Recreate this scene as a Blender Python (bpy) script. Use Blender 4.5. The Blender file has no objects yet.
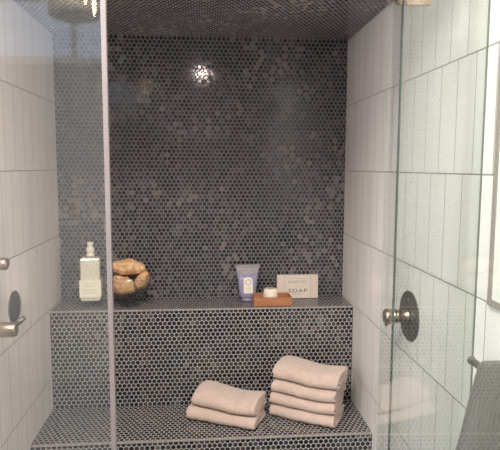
import bpy, bmesh, math, random
from mathutils import Vector, Matrix, noise
random.seed(7)
S = bpy.context.scene
COL = S.collection
PI = math.pi

# ---------------------------------------------------------------- geometry constants (metres)
H = 1.56
XL, XR, YB = -0.680, 0.6775, 2.590
ZC = H + 0.5962
ZS, YS = H - 0.6345, 2.392        # upper ledge top, its front
ZB, YBN = H - 1.0796, 2.0653      # bench top, its front
YG = 1.278                        # glass line
ROW0 = H - 0.0167                 # a horizontal grout line
ROOMH = 2.76
XW, YF = -2.5, -1.35               # bathroom left wall, wall behind the camera

# ---------------------------------------------------------------- node helpers
class NT:
    def __init__(s, name):
        s.m = bpy.data.materials.new(name); s.m.use_nodes = True
        s.t = s.m.node_tree; s.t.nodes.clear()
        s.out = s.t.nodes.new('ShaderNodeOutputMaterial')
    def n(s, kind, **kw):
        nd = s.t.nodes.new('ShaderNode' + kind)
        for k, v in kw.items():
            setattr(nd, k, v)
        return nd
    def l(s, a, b):
        s.t.links.new(a, b)
    def put(s, sock, v):
        if isinstance(v, bpy.types.NodeSocket): s.l(v, sock)
        else: sock.default_value = v
    def math(s, op, a, b=None, c=None, clamp=False):
        nd = s.n('Math', operation=op, use_clamp=clamp)
        for i, v in enumerate((a, b, c)):
            if v is not None: s.put(nd.inputs[i], v)
        return nd.outputs[0]
    def vec(s, op, a, b=None, c=None, out=0):
        nd = s.n('VectorMath', operation=op)
        for i, v in enumerate((a, b, c)):
            if v is not None: s.put(nd.inputs[i], v)
        return nd.outputs[out]
    def mix(s, fac, a, b, kind='RGBA'):
        nd = s.n('Mix', data_type=kind)
        ins = {'RGBA': (0, 6, 7), 'VECTOR': (0, 4, 5), 'FLOAT': (0, 2, 3)}[kind]
        o = {'RGBA': 2, 'VECTOR': 1, 'FLOAT': 0}[kind]
        for i, v in zip(ins, (fac, a, b)): s.put(nd.inputs[i], v)
        return nd.outputs[o]
    def smooth(s, v, a, b, lo=0.0, hi=1.0):
        nd = s.n('MapRange', interpolation_type='SMOOTHSTEP')
        s.put(nd.inputs[0], v)
        for i, x in zip((1, 2, 3, 4), (a, b, lo, hi)): nd.inputs[i].default_value = x
        return nd.outputs[0]
    def lin(s, v, a, b, lo, hi):
        nd = s.n('MapRange'); s.put(nd.inputs[0], v)
        for i, x in zip((1, 2, 3, 4), (a, b, lo, hi)): nd.inputs[i].default_value = x
        return nd.outputs[0]
    def ramp(s, fac, stops, interp='LINEAR'):
        nd = s.n('ValToRGB'); s.put(nd.inputs[0], fac)
        cr = nd.color_ramp; cr.interpolation = interp
        while len(cr.elements) < len(stops): cr.elements.new(0.5)
        for e, (p, c) in zip(cr.elements, stops):
            e.position = p; e.color = (*c, 1)
        return nd.outputs[0]
    def noise(s, vec, scale, detail=2.0, rough=0.5):
        nd = s.n('TexNoise'); s.put(nd.inputs['Vector'], vec)
        nd.inputs['Scale'].default_value = scale; nd.inputs['Detail'].default_value = detail
        nd.inputs['Roughness'].default_value = rough
        return nd.outputs['Fac']
    def bsdf(s, **kw):
        nd = s.n('BsdfPrincipled')
        for k, v in kw.items():
            s.put(nd.inputs[k.replace('_', ' ')], v)
        s.l(nd.outputs[0], s.out.inputs[0])
        return nd
    def bump(s, h, dist, strength=1.0, normal=None):
        nd = s.n('Bump'); nd.inputs['Strength'].default_value = strength
        nd.inputs['Distance'].default_value = dist; s.put(nd.inputs['Height'], h)
        if normal is not None: s.put(nd.inputs['Normal'], normal)
        return nd.outputs[0]

def simple(name, col, rough=0.5, metal=0.0, noise_scale=0, noise_amt=0.0, bump=0.0, **kw):
    t = NT(name); tc = t.n('TexCoord').outputs['Object']
    b = t.bsdf(Base_Color=(*col, 1), Roughness=rough, Metallic=metal, **kw)
    if noise_scale:
        f = t.noise(tc, noise_scale, 3)
        dark = tuple(c * (1 - noise_amt) for c in col); lite = tuple(min(1, c * (1 + noise_amt)) for c in col)
        t.l(t.ramp(f, [(0.3, dark), (0.7, lite)]), b.inputs['Base Color'])
        if bump: t.l(t.bump(f, bump), b.inputs['Normal'])
    return t.m

def penny(name, grout, off=(0, 0), gain=1.0):
    P = 0.0205
    t = NT(name)
    uv = t.n('TexCoord').outputs['UV']
    p = t.vec('SCALE', uv); p.node.inputs['Scale'].default_value = 1 / P
    p = t.vec('ADD', p, (off[0], off[1], 0))
    s3 = math.sqrt(3)
    hi, lo = (0.5, s3 / 2, 0.5), (-0.5, -s3 / 2, -0.5)
    a = t.vec('WRAP', p, hi, lo)
    b = t.vec('WRAP', t.vec('SUBTRACT', p, (0.5, s3 / 2, 0)), hi, lo)
    la = t.vec('LENGTH', a, out=1); lb = t.vec('LENGTH', b, out=1)
    pick = t.math('LESS_THAN', lb, la)
    d = t.mix(pick, a, b, 'VECTOR')
    cen = t.vec('SUBTRACT', p, d)
    cen = t.vec('SNAP', t.vec('ADD', cen, (0.05, 0.05, 0)), (0.1, 0.1, 1.0))
    r = t.math('MINIMUM', la, lb)
    wn = t.n('TexWhiteNoise', noise_dimensions='3D'); t.l(cen, wn.inputs['Vector'])
    rnd = wn.outputs['Value']
    tile = t.smooth(r, 0.415, 0.465, 1, 0)
    # cluster variation: broad patches of paler tiles paint in lit reflections on the glaze
    cl = t.noise(cen, 0.055, 3, 0.6)
    v = t.math('ADD', rnd, t.lin(cl, 0.32, 0.68, -0.36, 0.28))
    colr = t.ramp(v, [(0.0, (0.018, 0.018, 0.021)), (0.42, (0.032, 0.031, 0.035)), (0.62, (0.052, 0.049, 0.052)),
                      (0.80, (0.078, 0.074, 0.076)), (0.92, (0.108, 0.103, 0.104)), (0.995, (0.20, 0.18, 0.165))])
    wn2 = t.n('TexWhiteNoise', noise_dimensions='3D'); t.l(t.vec('ADD', cen, (31.7, 11.3, 5.1)), wn2.inputs['Vector'])
    hue = t.ramp(wn2.outputs['Value'], [(0.0, (0.78 * gain, 0.92 * gain, 1.18 * gain)), (0.45, (0.97 * gain, 0.98 * gain, 1.02 * gain)), (0.80, (1.14 * gain, 0.99 * gain, 0.90 * gain)), (1.0, (1.28 * gain, 0.98 * gain, 0.82 * gain))])
    mul = t.n('Mix', data_type='RGBA', blend_type='MULTIPLY'); mul.inputs[0].default_value = 1
    t.l(colr, mul.inputs[6]); t.l(hue, mul.inputs[7])
    gn = t.noise(p, 0.9, 2)
    gcol = t.mix(gn, (*[c * 0.85 for c in grout], 1), (*[c * 1.12 for c in grout], 1))
    col = t.mix(tile, gcol, mul.outputs[2])
    rough = t.mix(tile, 0.75, t.lin(wn2.outputs['Value'], 0, 1, 0.06, 0.14), 'FLOAT')
    # each tile is a slightly domed disc set at its own tiny tilt
    sep = t.n('SeparateColor'); t.l(wn2.outputs['Color'], sep.inputs[0])
    sd = t.n('SeparateXYZ'); t.l(d, sd.inputs[0])
    tilt = t.math('ADD', t.math('MULTIPLY', sd.outputs[0], t.math('SUBTRACT', sep.outputs[0], 0.5)),
                  t.math('MULTIPLY', sd.outputs[1], t.math('SUBTRACT', sep.outputs[1], 0.5)))
    dome = t.math('MULTIPLY', t.math('MULTIPLY', r, r), -0.12)
    h = t.math('ADD', t.math('ADD', tile, dome), t.math('MULTIPLY', t.math('MULTIPLY', tilt, 0.32), tile))
    bp = t.bump(h, 0.0012, 1.0)
    bs = t.bsdf(Base_Color=col, Roughness=rough, Normal=bp)
    bs.inputs['Specular IOR Level'].default_value = 0.55
    return t.m

def white_tile(name, base=(0.81, 0.775, 0.755)):
    t = NT(name)
    uv = t.n('TexCoord').outputs['UV']
    sx = t.n('SeparateXYZ'); t.l(uv, sx.inputs[0])
    W, R = 0.1005, 0.3048
    v = t.math('DIVIDE', t.math('SUBTRACT', sx.outputs[1], ROW0), R)
    row = t.math('FLOOR', v)
    par = t.math('FLOORED_MODULO', row, 2.0)
    u = t.math('ADD', t.math('DIVIDE', t.math('SUBTRACT', sx.outputs[0], 1.5345), W), t.math('MULTIPLY', t.math('SUBTRACT', 1.0, par), 0.5))
    u = t.math('ADD', u, 0.5)
    du = t.math('MULTIPLY', t.math('ABSOLUTE', t.math('WRAP', u, 0.5, -0.5)), W)
    dv = t.math('MULTIPLY', t.math('ABSOLUTE', t.math('WRAP', v, 0.5, -0.5)), R)
    cu = t.math('FLOOR', t.math('ADD', u, 0.5))
    gu = t.smooth(du, 0.0013, 0.0026, 1, 0)
    gv = t.smooth(dv, 0.0014, 0.0028, 1, 0)
    cmb = t.n('CombineXYZ'); t.l(cu, cmb.inputs[0]); t.l(row, cmb.inputs[1])
    wn = t.n('TexWhiteNoise', noise_dimensions='3D'); t.l(cmb.outputs[0], wn.inputs['Vector'])
    c = t.mix(wn.outputs['Value'], (*[b * 0.955 for b in base], 1), (*[min(1, b * 1.04) for b in base], 1))
    c = t.mix(t.math('MULTIPLY', gu, 0.82), c, (0.27, 0.26, 0.235, 1))
    c = t.mix(t.math('MULTIPLY', gv, 0.85), c, (0.22, 0.20, 0.18, 1))
    g = t.math('MAXIMUM', gu, gv)
    rough = t.mix(g, 0.16, 0.7, 'FLOAT')
    wav = t.noise(t.vec('ADD', uv, t.vec('MULTIPLY', cmb.outputs[0], (3.1, 1.7, 0))), 7, 1)
    h = t.math('ADD', t.math('MULTIPLY', wav, 0.9), t.math('MULTIPLY', g, -0.8))
    t.bsdf(Base_Color=c, Roughness=rough, Normal=t.bump(h, 0.0010, 0.6))
    return t.m

def glass(name, tint, f0=0.036, rough=0.0, haze=0.0, hazecol=(.8, .8, .8)):
    t = NT(name)
    g = t.n('NewGeometry')
    c = t.math('ABSOLUTE', t.vec('DOT_PRODUCT', g.outputs['Incoming'], g.outputs['Normal'], out=1))
    k = t.math('POWER', t.math('SUBTRACT', 1.0, c, clamp=True), 5.0)
    F = t.math('ADD', t.math('MULTIPLY', k, 0.66), f0)
    tr = t.n('BsdfTransparent'); tr.inputs[0].default_value = (*tint, 1)
    gl = t.n('BsdfGlossy'); gl.inputs['Roughness'].default_value = rough; gl.inputs[0].default_value = (1, 1, 1, 1)
    base = tr.outputs[0]
    if haze:
        df = t.n('BsdfDiffuse'); df.inputs[0].default_value = (*hazecol, 1)
        mh = t.n('MixShader'); mh.inputs[0].default_value = haze
        t.l(base, mh.inputs[1]); t.l(df.outputs[0], mh.inputs[2]); base = mh.outputs[0]
    mx = t.n('MixShader'); t.l(F, mx.inputs[0]); t.l(base, mx.inputs[1]); t.l(gl.outputs[0], mx.inputs[2])
    t.l(mx.outputs[0], t.out.inputs[0])
    return t.m

def emit(name, col, strength):
    t = NT(name); e = t.n('Emission'); e.inputs[0].default_value = (*col, 1); e.inputs[1].default_value = strength
    t.l(e.outputs[0], t.out.inputs[0]); return t.m

def terry(name, col, dark=0.82):
    t = NT(name); tc = t.n('TexCoord').outputs['Object']
    big = t.noise(tc, 22, 3); fine = t.noise(tc, 520, 2, 0.6); mid = t.noise(tc, 90, 3)
    f = t.math('ADD', t.math('MULTIPLY', big, 0.4), t.math('MULTIPLY', mid, 0.6))
    c = t.ramp(f, [(0.32, tuple(x * dark for x in col)), (0.68, col)])
    h = t.math('ADD', fine, t.math('MULTIPLY', mid, 1.4))
    b = t.bsdf(Base_Color=c, Roughness=0.95, Normal=t.bump(h, 0.0022, 1.0))
    b.inputs['Sheen Weight'].default_value = 0.35; b.inputs['Sheen Roughness'].default_value = 0.5
    b.inputs['Specular IOR Level'].default_value = 0.1
    return t.m

M = {}
M['penny_wall'] = penny('penny_tile_wall', (0.27, 0.262, 0.280))
M['penny_bench'] = penny('penny_tile_bench', (0.42, 0.405, 0.405), (0.3, 0.42), 0.62)
M['penny_ceiling'] = penny('penny_tile_ceiling', (0.44, 0.415, 0.405), (0, 0), 1.9)  # grout and tile gain lifted, standing in for light reflected along the ceiling
M['penny_floor'] = penny('penny_tile_floor', (0.2, 0.2, 0.2))
M['white_tile'] = white_tile('white_glazed_tile')
M['plaster'] = simple('painted_plaster', (0.62, 0.61, 0.58), 0.7, noise_scale=4, noise_amt=0.03)
M['taupe'] = simple('taupe_plaster', (0.30, 0.27, 0.25), 0.7, noise_scale=4, noise_amt=0.05)
M['edge_trim'] = simple('pale_edge_trim', (0.33, 0.30, 0.28), 0.45, noise_scale=60, noise_amt=0.12)
M['glass'] = glass('shower_glass', (0.955, 0.973, 0.962))
M['glass_left'] = glass('shower_glass_left', (0.955, 0.955, 0.945), haze=0.02, hazecol=(.75, .78, .82))
M['glass_edge'] = simple('dark_glass_edge', (0.10, 0.13, 0.12), 0.2)
M['joint'] = simple('grey_silicone', (0.20, 0.22, 0.20), 0.5)
M['frame_metal'] = simple('greyish_metal', (0.36, 0.32, 0.29), 0.5, 0.2)
M['seal'] = simple('clear_vinyl_seal', (0.19, 0.165, 0.17), 0.45, noise_scale=8, noise_amt=0.06)
M['brass'] = simple('aged_brass', (0.46, 0.365, 0.30), 0.36, 1.0, noise_scale=30, noise_amt=0.25)
M['bronze'] = simple('dark_bronze', (0.13, 0.125, 0.12), 0.42, 0.55, noise_scale=14, noise_amt=0.15)
M['chand'] = simple('chandelier_bronze', (0.30, 0.25, 0.19), 0.6, 0.2)
M['nickel'] = simple('brushed_nickel', (0.20, 0.18, 0.155), 0.4, 0.5, noise_scale=40, noise_amt=0.1)
M['towel'] = terry('beige_terry', (0.665, 0.515, 0.445))
M['towel_grey'] = terry('grey_terry', (0.110, 0.102, 0.092), 0.85)
M['wood'] = None

def wood():
    t = NT('reddish_wood'); tc = t.n('TexCoord').outputs['Object']
    mp = t.n('Mapping'); mp.inputs['Scale'].default_value = (6, 60, 60); t.l(tc, mp.inputs['Vector'])
    f = t.noise(mp.outputs[0], 2.0, 4, 0.6)
    t.bsdf(Base_Color=t.ramp(f, [(0.3, (0.33, 0.13, 0.055)), (0.7, (0.52, 0.235, 0.11))]), Roughness=0.5, Normal=t.bump(f, 0.0006))
    return t.m
M['wood'] = wood()

def sponge_mat(name, a, b):
    t = NT(name); tc = t.n('TexCoord').outputs['Object']
    vo = t.n('TexVoronoi'); vo.inputs['Scale'].default_value = 105; t.l(tc, vo.inputs['Vector'])
    vo2 = t.n('TexVoronoi'); vo2.inputs['Scale'].default_value = 330; t.l(tc, vo2.inputs['Vector'])
    hole = t.smooth(vo.outputs['Distance'], 0.10, 0.34, 0, 1)
    f = t.noise(tc, 35, 3)
    c = t.ramp(f, [(0.3, a), (0.7, b)])
    c = t.mix(hole, (0.20, 0.07, 0.02, 1), c)
    h = t.math('ADD', t.math('MULTIPLY', hole, 1.0), t.math('MULTIPLY', vo2.outputs['Distance'], 0.5))
    t.bsdf(Base_Color=c, Roughness=0.9, Normal=t.bump(h, 0.003))
    return t.m
M['sponge'] = sponge_mat('natural_sponge', (0.72, 0.40, 0.20), (0.88, 0.58, 0.33))
M['salts'] = simple('cream_bath_salts', (0.88, 0.80, 0.68), 0.7, noise_scale=120, noise_amt=0.18, bump=0.001)
M['label'] = simple('cream_paper', (0.88, 0.84, 0.70), 0.6, noise_scale=30, noise_amt=0.04)
M['ink'] = simple('printed_ink', (0.16, 0.13, 0.15), 0.6)
M['ink_pale'] = simple('printed_ink_pale', (0.42, 0.36, 0.38), 0.6)
M['stopper'] = simple('dark_cap', (0.09, 0.075, 0.065), 0.4)
M['clear'] = glass('clear_vessel_glass', (0.93, 0.935, 0.925), 0.06)
M['box'] = simple('pink_cream_card', (0.74, 0.62, 0.55), 0.55, noise_scale=25, noise_amt=0.03)
M['box_panel'] = simple('cream_card_panel', (0.74, 0.67, 0.57), 0.55, noise_scale=25, noise_amt=0.03)
M['tube'] = simple('lilac_tube', (0.31, 0.285, 0.45), 0.28, noise_scale=18, noise_amt=0.10)
M['tube_clear'] = simple('tube_crimped_plastic', (0.33, 0.30, 0.33), 0.25, noise_scale=30, noise_amt=0.08)
M['candle'] = simple('ivory_wax', (0.80, 0.72, 0.60), 0.45, noise_scale=12, noise_amt=0.02)
M['cap_brown'] = simple('soft_brown_wax', (0.45, 0.36, 0.30), 0.6)
M['lens'] = emit('lamp_lens', (1.0, 0.79, 0.71), 225)
M['bulb'] = emit('flame_bulb', (1.0, 0.78, 0.45), 22)
M['daylight'] = emit('daylit_window', (0.66, 0.78, 1.0), 1.9)
M['panel_white'] = simple('white_lacquer', (0.80, 0.79, 0.75), 0.3, noise_scale=3, noise_amt=0.02)
M['white_paint'] = simple('white_gloss_paint', (0.70, 0.70, 0.68), 0.35, noise_scale=4, noise_amt=0.02)

# ---------------------------------------------------------------- mesh helpers
def link(name, bm, mat, parent=None, loc=(0, 0, 0), rot=(0, 0, 0), smooth=False, uv=False):
    me = bpy.data.meshes.new(name)
    bmesh.ops.recalc_face_normals(bm, faces=bm.faces[:])
    if uv:
        lay = bm.loops.layers.uv.verify()
        for f in bm.faces:
            n = f.normal; ax = max(range(3), key=lambda i: abs(n[i]))
            for lp in f.loops:
                c = lp.vert.co
                lp[lay].uv = {0: (c.y, c.z), 1: (c.x, c.z), 2: (c.x, c.y)}[ax]
    bm.to_mesh(me); bm.free()
    if smooth:
        for p in me.polygons: p.use_smooth = True
    for m_ in (mat if isinstance(mat, (list, tuple)) else [mat]): me.materials.append(m_)
    o = bpy.data.objects.new(name, me); COL.objects.link(o)
    o.location = loc; o.rotation_euler = rot
    if parent: o.parent = parent
    return o

def tag(o, label, cat, group=None):
    o['label'] = label; o['category'] = cat
    if group: o['group'] = group
    return o
def struct(o):
    o['kind'] = 'structure'; return o
def thing(name, label, cat, loc, rot=(0, 0, 0), group=None):
    o = bpy.data.objects.new(name, None); COL.objects.link(o)
    o.location = loc; o.rotation_euler = rot; o.empty_display_size = 0.05
    return tag(o, label, cat, group)

def box(bm, x0, x1, y0, y1, z0, z1, bev=0.0, seg=2):
    vs = [bm.verts.new(p) for p in [(x0, y0, z0), (x1, y0, z0), (x1, y1, z0), (x0, y1, z0), (x0, y0, z1), (x1, y0, z1), (x1, y1, z1), (x0, y1, z1)]]
    fs = [bm.faces.new([vs[i] for i in q]) for q in [(0, 3, 2, 1), (4, 5, 6, 7), (0, 1, 5, 4), (1, 2, 6, 5), (2, 3, 7, 6), (3, 0, 4, 7)]]
    if bev:
        es = list({e for f in fs for e in f.edges})
        bmesh.ops.bevel(bm, geom=es, offset=bev, segments=seg, affect='EDGES', profile=0.7)
    return bm
def bx(*a, **k):
    return box(bmesh.new(), *a, **k)

def lathe(bm, prof, seg=32, axis='Z', at=(0, 0, 0), sx=1.0, sy=1.0):
    rings = []
    def P(r, h, a):
        x, y, z = r * math.cos(a) * sx, r * math.sin(a) * sy, h
        if axis == 'X': x, y, z = z, x, y
        if axis == 'Y': x, y, z = x, z, y
        return (x + at[0], y + at[1], z + at[2])
    for r, h in prof:
        if r < 1e-6: rings.append([bm.verts.new(P(0, h, 0))])
        else: rings.append([bm.verts.new(P(r, h, 2 * PI * i / seg)) for i in range(seg)])
    for A, B in zip(rings, rings[1:]):
        for i in range(seg):
            j = (i + 1) % seg
            q = [A[i % len(A)], A[j % len(A)], B[j % len(B)], B[i % len(B)]]
            q2 = []
            for v in q:
                if v not in q2: q2.append(v)
            if len(q2) >= 3: bm.faces.new(q2)
    return bm

def tube(bm, pts, rad, seg=12):
    pts = [Vector(p) for p in pts]; rings = []
    for i, p in enumerate(pts):
        d = (pts[min(i + 1, len(pts) - 1)] - pts[max(i - 1, 0)]).normalized()
        ref = Vector((0, 0, 1)) if abs(d.z) < 0.9 else Vector((1, 0, 0))
        a = d.cross(ref).normalized(); b = d.cross(a).normalized()
        r = rad[i] if isinstance(rad, (list, tuple)) else rad
        rings.append([bm.verts.new(p + a * r * math.cos(t) + b * r * math.sin(t)) for t in [2 * PI * k / seg for k in range(seg)]])
    for A, B in zip(rings, rings[1:]):
        for i in range(seg):
            bm.faces.new([A[i], A[(i + 1) % seg], B[(i + 1) % seg], B[i]])
    bm.faces.new(rings[0]); bm.faces.new(rings[-1][::-1])
    return bm

def lettering(txt, size, mat, parent, loc, rot, sx=1.0, name='lettering', spacing=1.0):
    cu = bpy.data.curves.new('text', 'FONT'); cu.body = txt; cu.size = size; cu.extrude = 0.00015
    cu.align_x = 'CENTER'; cu.align_y = 'CENTER'; cu.space_character = spacing; cu.offset = size * 0.012
    tmp = bpy.data.objects.new('tmp', cu); COL.objects.link(tmp)
    bpy.context.view_layer.update()
    me = bpy.data.meshes.new_from_object(tmp.evaluated_get(bpy.context.evaluated_depsgraph_get()))
    bpy.data.objects.remove(tmp); me.name = name; me.materials.clear(); me.materials.append(mat)
    o = bpy.data.objects.new(name, me); COL.objects.link(o); o.parent = parent
    o.location = loc; o.rotation_euler = rot; o.scale = (sx, 1, 1)
    return o

# ---------------------------------------------------------------- the setting
struct(link('wall_back', bx(XL - .1, XR + .1, YB, YB + .1, 0, ROOMH), M['penny_wall'], uv=True))
struct(link('wall_right', bx(XR, XR + .1, YF, YB, 0, ROOMH), M['white_tile'], uv=True))
struct(link('wall_left', bx(XL - .1, XL, 1.22, YB, 0, ROOMH), M['white_tile'], uv=True))
struct(link('ceiling', bx(XL, XR, 1.22, YB, ZC, ROOMH), M['penny_ceiling'], uv=True))
struct(link('ceiling_bathroom', bx(XW, XR + .1, YF, 1.22, ROOMH, ROOMH + .1), M['plaster']))
struct(link('floor', bx(XW, XR, YF, YB, -0.1, 0), M['penny_floor'], uv=True))
struct(link('wall_partition', bx(XW, XL - .1, 1.22, 1.32, 0, ROOMH), M['plaster']))
struct(link('wall_side', bx(XW - .1, XW, YF, 1.32, 0, ROOMH), M['plaster']))
struct(link('wall_front', bx(XW, XR, YF - .1, YF, 0, ROOMH), M['taupe']))

# high window on the wall behind the camera: seen only as the blue sheen in the left pane
wf = bmesh.new()
wx0, wx1, wz0, wz1 = -1.90, -.68, 2.30, 2.66
for a in ((wx0 - .05, wx1 + .05, YF, YF + .04, wz0 - .05, wz0), (wx0 - .05, wx1 + .05, YF, YF + .04, wz1, wz1 + .05),
          (wx0 - .05, wx0, YF, YF + .04, wz0, wz1), (wx1, wx1 + .05, YF, YF + .04, wz0, wz1),
          (-.90, -.86, YF, YF + .03, wz0, wz1)):
    box(wf, *a)
w1 = struct(link('window_1', wf, M['white_paint']))
link('window_pane', bx(wx0, wx1, YF + .004, YF + .010, wz0, wz1), M['daylight'], w1)

# ---------------------------------------------------------------- tiled ledge and bench
led = thing('tiled_ledge', 'dark penny-tiled upper ledge along the back wall', 'ledge', (0, 0, 0))
link('tiled_body', bx(XL, XR, YS + .0005, YB - .001, ZB - .02, ZS), M['penny_bench'], led, uv=True)
link('edge_trim', bx(XL, XR, YS - .002, YS + .006, ZS - .006, ZS + .001, bev=.0006), M['edge_trim'], led)
ben = thing('tiled_bench', 'lower penny-tiled bench seat that the folded towels lie on', 'bench', (0, 0, 0))
link('tiled_seat', bx(XL, XR, YBN + .0005, YS, 0, ZB), M['penny_bench'], ben, uv=True)
link('edge_trim', bx(XL, XR, YBN - .002, YBN + .005, ZB - .005, ZB + .001, bev=.0006), M['edge_trim'], ben)

# ---------------------------------------------------------------- glass
XG, XD = -0.2235, 0.4653
T = 0.010
lp = thing('glass_screen', 'fixed clear glass panel on the left with a pale vertical edge', 'glass screen', (0, YG, 0))
link('pane', bx(XL, XG - .004, 0, T, 0.0, ZC), M['glass_left'], lp)
link('edge_seal', bx(XG - .006, XG + .006, -.003, T + .003, 0.0, ZC, bev=.002), M['seal'], lp)

rp = thing('glass_screen', 'narrow fixed glass panel on the right, standing between hinges and white tiled wall', 'glass screen', (0, YG, 0))
link('pane', bx(XD + .0015, XR - .003, 0, T, 0.0, ZC), M['glass'], rp)
link('polished_edge', bx(XD - .001, XD + .0015, 0, T, 0.0, ZC), M['glass_edge'], rp)
link('wall_joint', bx(XR - .003, XR - .0005, .002, .007, 0.0, ZC), M['joint'], rp)

dr = thing('glass_door', 'clear glass shower door standing open on the right, mirroring the towels', 'door', (0.433, YG, 0), (0, 0, -.030))
link('pane', bx(-T / 2, T / 2, -.655, -.012, 0.012, ZC - .02), M['glass'], dr)
link('polished_edge', bx(-T / 2, T / 2, -.012, -.009, 0.012, ZC - .02), M['glass'], dr)
for zc in (1.981, 0.35):
    hb = bmesh.new()
    box(hb, XD - .433 + .004, XD - .433 + .064, -.006, -.0005, zc - .045, zc + .045, bev=.0015)
    hg = link('hinge', hb, M['brass'], dr)
    h2 = bmesh.new(); box(h2, T / 2 + .0005, T / 2 + .006, -.066, -.012, zc - .045, zc + .045, bev=.0015)
    box(h2, -T / 2 - .006, -T / 2 - .0005, -.066, -.012, zc - .045, zc + .045, bev=.0015)
    link('door_clamp', h2, M['brass'], hg)
    h3 = bmesh.new(); lathe(h3, [(0, -.045), (.007, -.045), (.007, .045), (0, .045)], 16, 'Z', (XD - .433 - .012, -.004, zc))
    link('hinge_pin', h3, M['brass'], hg, smooth=True)

# ---------------------------------------------------------------- valves
def plate_prof(R, t=.006):
    return [(0, 0), (R, 0), (R, t * .5), (R * .96, t * .9), (R * .85, t), (0, t)]
# right valve: large plate, ribbed handle pointing into the shower (local +Z of lathe = -X here)
rv = thing('shower_valve', 'brass shower handle on large dark round plate, right white wall', 'shower valve', (XR, 1.712, 1.069), (0, -PI / 2, 0))
link('escutcheon', lathe(bmesh.new(), plate_prof(.084), 48), M['bronze'], rv, smooth=False)
link('sleeve', lathe(bmesh.new(), [(0, .006), (.024, .006), (.024, .012), (.0205, .014), (.0205, .040), (.023, .042), (.023, .048), (.020, .050), (0, .050)], 32), M['brass'], rv, smooth=True)
hd = link('handle', lathe(bmesh.new(), [(0, .050), (.020, .050), (.0235, .052), (.0235, .057), (.021, .059), (.021, .062), (.0245, .064), (.0255, .070), (.025, .080), (.022, .086), (.012, .089), (0, .090)], 32), M['brass'], rv, smooth=True)
link('lever', tube(bmesh.new(), [(-.018, 0, .072), (-.026, .006, .074), (-.034, .012, .076)], [.006, .0065, .004]), M['brass'], hd, smooth=True)
for s in (-1, 1):
    link('screw', lathe(bmesh.new(), [(0, .006), (.0045, .006), (.004, .008), (0, .0085)], 12, 'Z', (s * .055, 0, 0)), M['brass'], rv, smooth=True)

lv = thing('shower_valve', 'brass lever handle on the left white wall, cut off by the frame', 'shower valve', (XL, 1.70, 1.055), (0, PI / 2, 0))
link('escutcheon', lathe(bmesh.new(), plate_prof(.045), 40), M['brass'], lv)
link('sleeve', lathe(bmesh.new(), [(0, .006), (.020, .006), (.020, .035), (.0215, .037), (.0215, .045), (.019, .047), (0, .047)], 32), M['brass'], lv, smooth=True)
h = link('handle', lathe(bmesh.new(), [(0, .047), (.022, .047), (.024, .050), (.023, .090), (.021, .094), (.012, .096), (0, .096)], 32), M['brass'], lv, smooth=True)
link('lever', tube(bmesh.new(), [(-.012, 0, .088), (-.022, .002, .100), (-.036, .004, .118)], [.008, .0095, .0075]), M['bronze'], h, smooth=True)

pl = lathe(bmesh.new(), plate_prof(.058), 48)
tag(link('wall_plate', pl, M['bronze'], None, (XL, 1.957, 1.061), (0, PI / 2, 0)), 'small dark round plate on the left white wall behind the lever handle', 'plate')

kn = thing('diverter_knob', 'small brass knob on the left white wall, above the lever handle', 'knob', (XL, 1.70, 1.262), (0, PI / 2, 0))
link('base_ring', lathe(bmesh.new(), [(0, 0), (.026, 0), (.024, .008), (.012, .012), (0, .012)], 32), M['brass'], kn, smooth=True)
link('knob_head', lathe(bmesh.new(), [(0, .012), (.011, .012), (.011, .048), (.018, .052), (.0195, .060), (.0195, .070), (.016, .076), (0, .078)], 32), M['brass'], kn, smooth=True)

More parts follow.
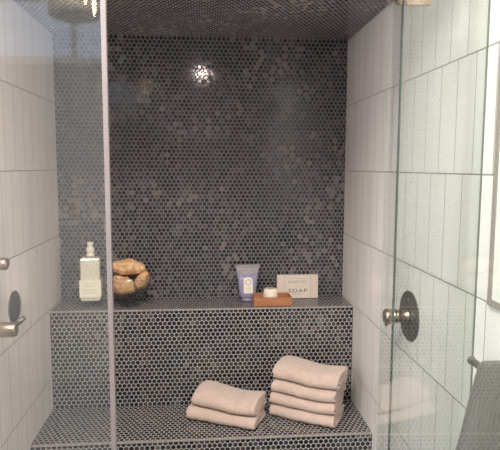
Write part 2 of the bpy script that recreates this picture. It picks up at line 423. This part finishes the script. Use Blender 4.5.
# ---------------------------------------------------------------- towels on the bench
def folded_towel(L, D, Tk, seed, name, wb=0.0, wt=1.0):
    """one sheet folded in four; local x along the length, y depth (0 = rounded front), z up"""
    th = Tk / 4; h_ = th * 0.485
    path = []
    def arc(cy, cz, r, a0, a1, n):
        for i in range(n + 1):
            a = a0 + (a1 - a0) * i / n; path.append((cy + r * math.cos(a), cz + r * math.sin(a)))
    z = [th * (k + .5) for k in range(4)]
    nseg = 10
    for i in range(nseg + 1): path.append((D * .93 - (D * .93 - Tk * .5) * i / nseg, z[2]))
    arc(Tk * .5, (z[2] + z[1]) / 2, th / 2, PI / 2, 1.5 * PI, 5)
    for i in range(1, nseg + 1): path.append((Tk * .5 + (D - th - Tk * .5) * i / nseg, z[1]))
    arc(D - th, (z[0] + z[1]) / 2, th / 2, PI / 2, -PI / 2, 5)
    for i in range(1, nseg + 1): path.append((D - th - (D - th - Tk * .45) * i / nseg, z[0]))
    arc(Tk * .45, Tk / 2, th * 1.5, 1.5 * PI, PI / 2, 14)
    for i in range(1, nseg + 3): path.append((Tk * .45 + (D * .985 - Tk * .45) * i / (nseg + 2), z[3]))
    pp = [path[0]]
    for p in path[1:]:
        if math.hypot(p[0] - pp[-1][0], p[1] - pp[-1][1]) > 1e-5: pp.append(p)
    path = pp; n = len(path)
    L_, R_ = [], []
    for i, p in enumerate(path):
        a = path[max(i - 1, 0)]; b = path[min(i + 1, n - 1)]
        dx, dz = b[0] - a[0], b[1] - a[1]; q = math.hypot(dx, dz)
        nx, nz = -dz / q, dx / q
        L_.append((p[0] + nx * h_, p[1] + nz * h_)); R_.append((p[0] - nx * h_, p[1] - nz * h_))
    loop = L_ + R_[::-1]; m = len(loop)
    bm = bmesh.new(); NX = 46; rings = []
    rnd = random.Random(seed); sk = rnd.uniform(-.006, .006)
    for k in range(NX + 1):
        t = k / NX; ring = []
        for (y, zz) in loop:
            x = (t - .5) * L
            e = min(t, 1 - t) * L
            # soft, slightly pinched ends with each layer pushed in or out by its own amount
            lay = noise.noise(Vector((y * 9 + seed, zz * 55, seed * 1.7 + (5 if t > .5 else 0))))
            x += (0.010 * lay) * max(0, 1 - e / .03) * (1 if t > .5 else -1)
            x += (zz - Tk / 2) * sk * 8 * (0.3)
            pinch = 1 - .10 * math.exp(-e / .010)
            wave = .0055 * math.cos(t * PI * 1.75 - .5) - .007 * (y / D - .5) ** 2 * 4
            crown = 1 + .01 * math.sin(PI * t) + .05 * noise.noise(Vector((t * 3.1, y * 12, seed)))* (zz / Tk)
            z2 = Tk / 2 + (zz - Tk / 2) * pinch
            z2 = z2 * crown if zz > Tk * .5 else z2
            y2 = y + .006 * noise.noise(Vector((t * 3.3 + seed, zz * 8, 2.0))) + .004 * math.sin(t * PI + seed)
            nn = noise.noise_vector(Vector((x * 38, y * 38, zz * 38 + seed))) * .0016
            ring.append(bm.verts.new((x + nn.x * .5, y2 + nn.y, max(0.0006, z2 + nn.z) + wave * (wb + (wt - wb) * z2 / Tk))))
        rings.append(ring)
    for A, B in zip(rings, rings[1:]):
        for i in range(m):
            j = (i + 1) % m
            bm.faces.new([A[i], A[j], B[j], B[i]])
    for ring in (rings[0], rings[-1]):
        for i in range(n - 1):
            bm.faces.new([ring[i], ring[i + 1], ring[m - 2 - i], ring[m - 1 - i]])
    o = link(name, bm, M['towel'], smooth=True)
    sub = o.modifiers.new('sub', 'SUBSURF'); sub.levels = 1; sub.render_levels = 1
    return o

def put_towel(front, ang, z, L, D, Tk, seed, label, group, wb=0.0, wt=1.0, tiltx=0.0, tilty=0.0):
    o = folded_towel(L, D, Tk, seed, 'folded_towel', wb, wt)
    o.location = (front[0], front[1], z); o.rotation_euler = (tiltx, tilty, ang)
    return tag(o, label, 'towel', group)
aL = math.atan2(-.124, .288); aR = math.atan2(-.141, .249)
ZT = ZB + .0015
GL, GR = 'towels in the short stack', 'towels in the tall stack'
put_towel((.055, 2.166), aL, ZT, .308, .168, .057, 1, 'beige folded towel at the bottom of the two-towel stack', GL, .1, .8)
put_towel((.068, 2.172), aL - .02, ZT + .0595, .290, .160, .062, 2, 'beige folded towel on top of the two-towel stack', GL, .8, 1.6)
R0 = (.3945, 2.1695)
put_towel((R0[0] + .004, R0[1]), aR, ZT, .290, .165, .052, 3, 'beige folded towel lying at the very bottom of the four-towel stack', GR, .1, .5)
put_towel((R0[0] + .006, R0[1] + .003), aR + .01, ZT + .055, .286, .162, .051, 4, 'beige folded towel second from the bottom in the four-towel stack', GR, .5, .85)
put_towel((R0[0] + .013, R0[1] - .001), aR - .015, ZT + .109, .282, .165, .052, 5, 'beige folded towel third from the bottom, beneath the topmost of four', GR, .85, 1.15)
put_towel((R0[0] + .020, R0[1] + .001), aR - .01, ZT + .164, .292, .160, .064, 6, 'beige folded towel on top of the four-towel stack', GR, 1.15, 1.6)

# ---------------------------------------------------------------- things on the ledge
ZL = ZS + .0015
# bottle
bt = thing('bath_salt_bottle', 'square glass bottle of cream bath salts behind the left glass panel', 'bottle', (-.522, 2.505, ZL), (0, 0, .10))
def sqtube(prof, bev=.004):
    bm = bmesh.new()
    rings = []
    for w, z in prof:
        c = min(w * .3, bev); pts = []
        for sx, sy, fl in ((1, 1, 0), (-1, 1, 1), (-1, -1, 0), (1, -1, 1)):
            a = (sx * w, sy * (w - c)); b_ = (sx * (w - c), sy * w)
            pts += [b_, a][::1] if fl else [a, b_]
        rings.append([bm.verts.new((x, y, z)) for x, y in pts])
    for A, B in zip(rings, rings[1:]):
        for i in range(8): bm.faces.new([A[i], A[(i + 1) % 8], B[(i + 1) % 8], B[i]])
    bm.faces.new(rings[0][::-1]); bm.faces.new(rings[-1])
    return bm
gb = link('glass_body', sqtube([(.042, 0), (.045, .004), (.045, .214), (.042, .221), (.018, .224), (.017, .225)]), M['clear'], bt)
link('bath_salts', sqtube([(.040, .026), (.0425, .029), (.0425, .212), (.040, .218), (.016, .221)]), M['salts'], gb)
lb = bmesh.new(); box(lb, -.0475, .0475, -.0478, .0478, .044, .122, bev=.001)
lab = link('paper_label', lb, M['label'], bt)
for zz, w in ((.106, .030), (.096, .024), (.076, .032), (.064, .028)):
    link('printed_line', bx(-w, w, -.0484, -.0479, zz, zz + .0016), M['ink_pale'], lab)
link('neck_ring', lathe(bmesh.new(), [(0, .2255), (.019, .2255), (.019, .234), (.014, .240), (.017, .248), (.019, .257), (.016, .266), (.011, .272), (.013, .280), (.0145, .287), (.013, .293), (0, .293)], 24), M['salts'], bt, smooth=True)
link('stopper', lathe(bmesh.new(), [(0, .2935), (.014, .2935), (.016, .297), (.016, .309), (.013, .314), (0, .314)], 24), M['stopper'], bt, smooth=True)

# footed bowl
bw = thing('glass_bowl', 'clear footed glass bowl holding the natural sponges', 'bowl', (-.345, 2.480, ZL))
link('bowl_body', lathe(bmesh.new(), [(0, .032), (.030, .034), (.062, .050), (.088, .080), (.097, .112), (.096, .146), (.0935, .146), (.0940, .112), (.085, .082), (.060, .053), (.030, .037), (0, .035)], 48), M['clear'], bw, smooth=True)
link('foot', lathe(bmesh.new(), [(0, .032), (.014, .031), (.010, .022), (.012, .012), (.040, .004), (.046, .001), (.044, 0), (0, .001)], 40), M['clear'], bw, smooth=True)
def sponge(loc, scl, rot, seed, label):
    bm = bmesh.new(); bmesh.ops.create_icosphere(bm, subdivisions=5, radius=1)
    for v in bm.verts:
        d = v.co.normalized()
        k = 1 + .16 * noise.noise(d * 1.7 + Vector((seed, 0, 0))) + .10 * noise.noise(d * 4.5 + Vector((0, seed, 0))) + .05 * noise.noise(d * 17)
        v.co = Vector((d.x * scl[0], d.y * scl[1], d.z * scl[2])) * k
    o = link('sponge', bm, M['sponge'], None, loc, rot, smooth=True)
    return tag(o, label, 'sponge', 'natural sponges in the glass bowl')
bx0, by0 = -.345, 2.480
sponge((bx0 - .004, by0 + .006, ZL + .176), (.074, .050, .034), (0, .06, .1), 1.0, 'orange-brown natural sponge lying on top of the other two')
sponge((bx0 - .030, by0 - .026, ZL + .098), (.060, .034, .040), (0, .30, .15), 5.3, 'tan natural sponge at the front left of the glass bowl')
sponge((bx0 + .057, by0 + .003, ZL + .114), (.028, .043, .046), (0, .5, -.2), 9.1, 'tan natural sponge wedged at the right side of the glass bowl')

# lotion tube, standing on its cap, crimped end up
tb = thing('lotion_tube', 'lilac lotion tube standing behind the wooden tray with crimped end up', 'tube', (.202, 2.535, ZL), (0, 0, .05))
tb.scale = (1.06, 1, 1.04)
def tube_body(secs, seg=40):
    bm = bmesh.new(); rings = []
    for w, d, z in secs:
        rings.append([bm.verts.new((w * math.copysign(abs(math.cos(a)) ** .8, math.cos(a)), d * math.copysign(abs(math.sin(a)) ** .8, math.sin(a)), z)) for a in [2 * PI * (k + .5) / seg for k in range(seg)]])
    for A, B in zip(rings, rings[1:]):
        for i in range(seg): bm.faces.new([A[i], A[(i + 1) % seg], B[(i + 1) % seg], B[i]])
    bm.faces.new(rings[0][::-1]); bm.faces.new(rings[-1]); return bm
link('tube_body', tube_body([(.030, .024, .014), (.036, .028, .018), (.038, .029, .03), (.041, .026, .06), (.044, .020, .095), (.047, .013, .120)]), M['tube'], tb, smooth=True)
link('crimped_end', tube_body([(.047, .0128, .1205), (.050, .008, .135), (.053, .0035, .149), (.054, .0018, .152), (.056, .0018, .166)]), M['tube_clear'], tb, smooth=False)
link('cap', lathe(bmesh.new(), [(0, 0), (.027, 0), (.028, .002), (.028, .012), (.026, .0135), (0, .0135)], 32), M['tube'], tb, smooth=True)
# label conforms: tilted plate on the front
lm = bmesh.new(); pts = []
for (x, z) in [(-.020, .038), (.020, .038), (.020, .098)] + [(.020 * math.cos(a), .098 + .012 * math.sin(a)) for a in (PI / 6, PI / 3, PI / 2, 2 * PI / 3, 5 * PI / 6)] + [(-.020, .098)]:
    pts.append((x, z))
def fr(z): return -.0305 + (z - .03) * .13
fa = [lm.verts.new((x, fr(z) - .0006, z)) for x, z in pts]; fb = [lm.verts.new((x, fr(z) + .004, z)) for x, z in pts]
lm.faces.new(fa); lm.faces.new(fb[::-1])
for i in range(len(pts)): lm.faces.new([fa[i], fa[(i + 1) % len(pts)], fb[(i + 1) % len(pts)], fb[i]])
tl = link('paper_label', lm, M['label'], tb)
tor = bmesh.new(); N = 28
ring = [[tor.verts.new((r * math.cos(2 * PI * i / N), fr(.088 + r * math.sin(2 * PI * i / N)) - .0013, .088 + r * math.sin(2 * PI * i / N))) for i in range(N)] for r in (.0135, .0105)]
for i in range(N): tor.faces.new([ring[0][i], ring[0][(i + 1) % N], ring[1][(i + 1) % N], ring[1][i]])
link('printed_ring', tor, M['ink_pale'], tl)
for zz, w in ((.062, .012), (.055, .009), (.048, .011)):
    link('printed_line', bx(-w, w, fr(zz) - .0016, fr(zz) - .0002, zz, zz + .0014), M['ink_pale'], tl)

# wooden tray with candle
dx, dy, dang = .309, 2.462, .02
tr_ = thing('wooden_tray', 'small reddish-brown wooden tray in front of the soap box', 'tray', (dx, dy, ZL), (0, 0, dang))
w2, d2, hh, wt = .088, .048, .040, .006
link('tray_base', bx(-w2, w2, -d2, d2, 0, .007), M['wood'], tr_)
for nm, a in (('side', (-w2, w2, -d2, -d2 + wt)), ('side', (-w2, w2, d2 - wt, d2)), ('side', (-w2, -w2 + wt, -d2 + wt, d2 - wt)), ('side', (w2 - wt, w2, -d2 + wt, d2 - wt))):
    link(nm, bx(*a, .0071, hh, bev=.0012), M['wood'], tr_)
cd = thing('candle', 'round ivory candle with a dimpled top sitting in the wooden tray', 'candle', (dx - .006, dy - .006, ZL + .0075))
link('wax_body', lathe(bmesh.new(), [(0, 0), (.027, 0), (.032, .006), (.034, .022), (.034, .048), (.031, .060), (.024, .067), (.016, .067), (.012, .062), (0, .060)], 40), M['candle'], cd, smooth=True)
link('dimple', lathe(bmesh.new(), [(0, .0605), (.011, .0622), (.0145, .067), (.017, .0695), (.014, .0695), (0, .064)], 32), M['cap_brown'], cd, smooth=True)

# soap box leaning on the back wall
sb = thing('soap_box', 'pink and cream carton printed SOAP standing against the back wall', 'soap box', (.447, 2.563, ZL), (-.05, 0, .0))
sw, sh, sd = .1, .114, .012
link('carton', bx(-sw, sw, -sd, sd, 0, sh, bev=.001), M['box'], sb)
pn = link('label_panel', bx(-.064, .064, -sd - .0006, -sd - .0001, .004, sh - .004), M['box_panel'], sb)
for x_ in (-.064, .0625):
    link('border_line', bx(x_, x_ + .0015, -sd - .0011, -sd - .0007, .004, sh - .004), M['ink_pale'], pn)
link('border_line', bx(-.050, .050, -sd - .0011, -sd - .0007, sh - .018, sh - .0170), M['ink_pale'], pn)
FR = (PI / 2, 0, 0)
lettering('BAND CO.', .018, M['ink_pale'], sb, (0, -sd - .0008, .080), FR, 1.0, spacing=1.1)
lettering('SOAP', .024, M['ink'], sb, (.0, -sd - .0008, .037), FR, 1.35, spacing=1.25)
link('fine_print', bx(-.024, .024, -sd - .0011, -sd - .0007, .0205, .0225), M['ink_pale'], sb)

# ---------------------------------------------------------------- outside the glass, right wall
fp = thing('framed_panel', 'bright white panel in a thin greyish metal frame, right picture edge', 'panel', (XR, 0, 0))
fy0, fy1, fz0, fz1 = .55, 1.215, 1.236, 2.25
fb_ = bmesh.new(); fw_ = .016
for a in ((fy0, fy1, fz0, fz0 + fw_), (fy0, fy1, fz1 - fw_, fz1), (fy0, fy0 + fw_, fz0 + fw_, fz1 - fw_), (fy1 - fw_, fy1, fz0 + fw_, fz1 - fw_)):
    box(fb_, -.008, 0, *a)
link('metal_frame', fb_, M['frame_metal'], fp)
link('white_panel', bx(-.005, 0, fy0 + fw_, fy1 - fw_, fz0 + fw_, fz1 - fw_), M['panel_white'], fp)

bar = thing('towel_bar', 'short metal towel bar on the right wall carrying the grey towel', 'towel bar', (0, 0, 0))
BX, BZ = .620, 1.112
link('rod', tube(bmesh.new(), [(BX, .72, BZ), (BX, 1.176, BZ)], .0085, 20), M['nickel'], bar, smooth=False)
link('end_cap', lathe(bmesh.new(), [(0, 0), (.0088, 0), (.0098, .002), (.0098, .006), (.008, .009), (0, .010)], 20, 'Y', (BX, 1.176, BZ)), M['nickel'], bar, smooth=True)
for yy in (.78, 1.05):
    pb = bmesh.new(); lathe(pb, [(0, 0), (.020, 0), (.020, -.006), (.008, -.009), (.008, -.056), (0, -.056)], 20, 'X', (XR, yy, BZ))
    link('post', pb, M['nickel'], bar, smooth=False)

def hanging_towel():
    bm = bmesh.new(); NY, rows = 44, []
    y0, y1 = .78, 1.122
    prof = []           # (x offset from bar centre, z), wall side up and over to the room side
    for i in range(14): prof.append((.016 + .004 * (1 - i / 13), -.50 + .50 * i / 13, 0))
    for i in range(1, 12):
        a = PI * i / 12; prof.append((.016 * math.cos(a), .016 * math.sin(a), 0))
    for i in range(24): prof.append((-.016, -.55 * i / 23, 1))
    for j in range(NY + 1):
        t = j / NY; y = y0 + (y1 - y0) * t; row = []
        for (dx_, dz_, front) in prof:
            drop = max(0, -dz_)
            rise = (.001 + .130 * (1 - t)) * (1 if dz_ > -.01 else max(0, 1 - drop / .25))
            x = BX + dx_ ; z = BZ + dz_ + rise
            fold = .0045 * math.sin(t * 13 + 1.3 + drop * 2) * min(1, drop / .12)
            if front:
                x += -.26 * drop * (1 - .35 * drop) + fold
            else:
                x = min(x + .4 * fold, XR - .012)
            y2 = y + .006 * noise.noise(Vector((t * 4, z * 6, 3)))
            n_ = noise.noise_vector(Vector((x * 40, y * 40, z * 40))) * .0010
            row.append(bm.verts.new((x + n_.x, y2 + n_.y, z + n_.z)))
        rows.append(row)
    for A, B in zip(rows, rows[1:]):
        for i in range(len(prof) - 1): bm.faces.new([A[i], A[i + 1], B[i + 1], B[i]])
    o = link('hand_towel', bm, M['towel_grey'], smooth=True)
    so = o.modifiers.new('thick', 'SOLIDIFY'); so.thickness = .008; so.offset = 0
    sbs = o.modifiers.new('sub', 'SUBSURF'); sbs.levels = 1; sbs.render_levels = 1
    return o
tag(hanging_towel(), 'dark grey towel hanging over the bar at the lower right', 'towel')

# ---------------------------------------------------------------- lamps
rl = thing('recessed_light', 'round recessed ceiling lamp whose glint shows on the dark back wall', 'ceiling light', (-.018, 1.63, ZC))
link('trim_ring', lathe(bmesh.new(), [(.032, -.001), (.062, -.008), (.072, -.006), (.076, 0), (.032, 0)], 40), M['white_paint'], rl, smooth=True)
link('lens', lathe(bmesh.new(), [(0, -.020), (.012, -.019), (.022, -.015), (.029, -.008), (.031, -.001), (0, -.001)], 32), M['lens'], rl, smooth=True)

ch = thing('chandelier', 'bronze chandelier with glowing drop bulbs mirrored in the upper left pane', 'chandelier', (-.675, -.45, 2.36))
link('shade_ring', lathe(bmesh.new(), [(.10, .0), (.125, -.02), (.135, .01), (.12, .05), (.09, .07), (.0, .08), (0, .07), (.08, .06), (.11, .04), (.115, .01), (.10, .0)], 40), M['chand'], ch, smooth=True)
link('stem', lathe(bmesh.new(), [(0, .08), (.012, .08), (.012, ROOMH - 2.36 - .02), (.04, ROOMH - 2.36 - .01), (.04, ROOMH - 2.36), (0, ROOMH - 2.36)], 20), M['chand'], ch)
for (a, c) in ((.14, .025), (.098, .08)):
    link('arm', tube(bmesh.new(), [(0, 0, .16), (a * .5, .10, .17), (a * .95, .19, .15), (a, .20, c + .012)], .005, 8), M['chand'], ch, smooth=True)
    link('bulb', lathe(bmesh.new(), [(0, .01), (.008, .0), (.0115, -.02), (.010, -.05), (.005, -.08), (0, -.095)], 16, 'Z', (a, .20, c)), M['bulb'], ch, smooth=True)

def area(name, loc, target, size, power, col):
    li = bpy.data.lights.new(name, 'AREA'); li.shape = 'RECTANGLE'; li.size, li.size_y = size
    li.energy = power; li.color = col
    o = bpy.data.objects.new(name, li); COL.objects.link(o); o.location = loc
    o.rotation_euler = (Vector(target) - Vector(loc)).to_track_quat('-Z', 'Y').to_euler()
    return o
area('bathroom_ceiling_lamp', (-.3, .35, ROOMH - .03), (-.3, .6, 0), (1.0, .9), 75, (1.0, .93, .84))
area('cool_side_fill', (-2.42, .1, 1.6), (0.3, 1.2, 1.3), (1.2, 1.2), 60, (.86, .92, 1.0))  # added unseen cool fill light; the side wall has no window here

wd = bpy.data.worlds.new('world'); S.world = wd; wd.use_nodes = True
wd.node_tree.nodes['Background'].inputs[0].default_value = (.75, .8, .9, 1)
wd.node_tree.nodes['Background'].inputs[1].default_value = 0.3

# ---------------------------------------------------------------- camera
yaw, pit, rol, f = 0.0837, 0.1064, 0.0032, 542.3
fwv = Vector((math.sin(yaw) * math.cos(pit), math.cos(yaw) * math.cos(pit), -math.sin(pit)))
rt = Vector((math.cos(yaw), -math.sin(yaw), 0)); up = rt.cross(fwv)
rt2 = rt * math.cos(rol) + up * math.sin(rol); up2 = up * math.cos(rol) - rt * math.sin(rol)
cam = bpy.data.cameras.new('camera'); cam.sensor_fit = 'HORIZONTAL'; cam.sensor_width = 36; cam.lens = f / 500 * 36
cam.clip_start = .02
co = bpy.data.objects.new('camera', cam); COL.objects.link(co)
co.matrix_world = Matrix(((rt2.x, up2.x, -fwv.x, 0), (rt2.y, up2.y, -fwv.y, 0), (rt2.z, up2.z, -fwv.z, H), (0, 0, 0, 1)))
S.camera = co
S.view_settings.view_transform = 'Standard'; S.view_settings.look = 'None'
S.view_settings.gamma = 1; S.view_settings.use_curve_mapping = False
S.view_settings.exposure = 0.45
try:
    S.cycles.use_denoising = True; S.cycles.max_bounces = 12; S.cycles.transparent_max_bounces = 24
    S.cycles.sample_clamp_indirect = 8
except Exception: pass
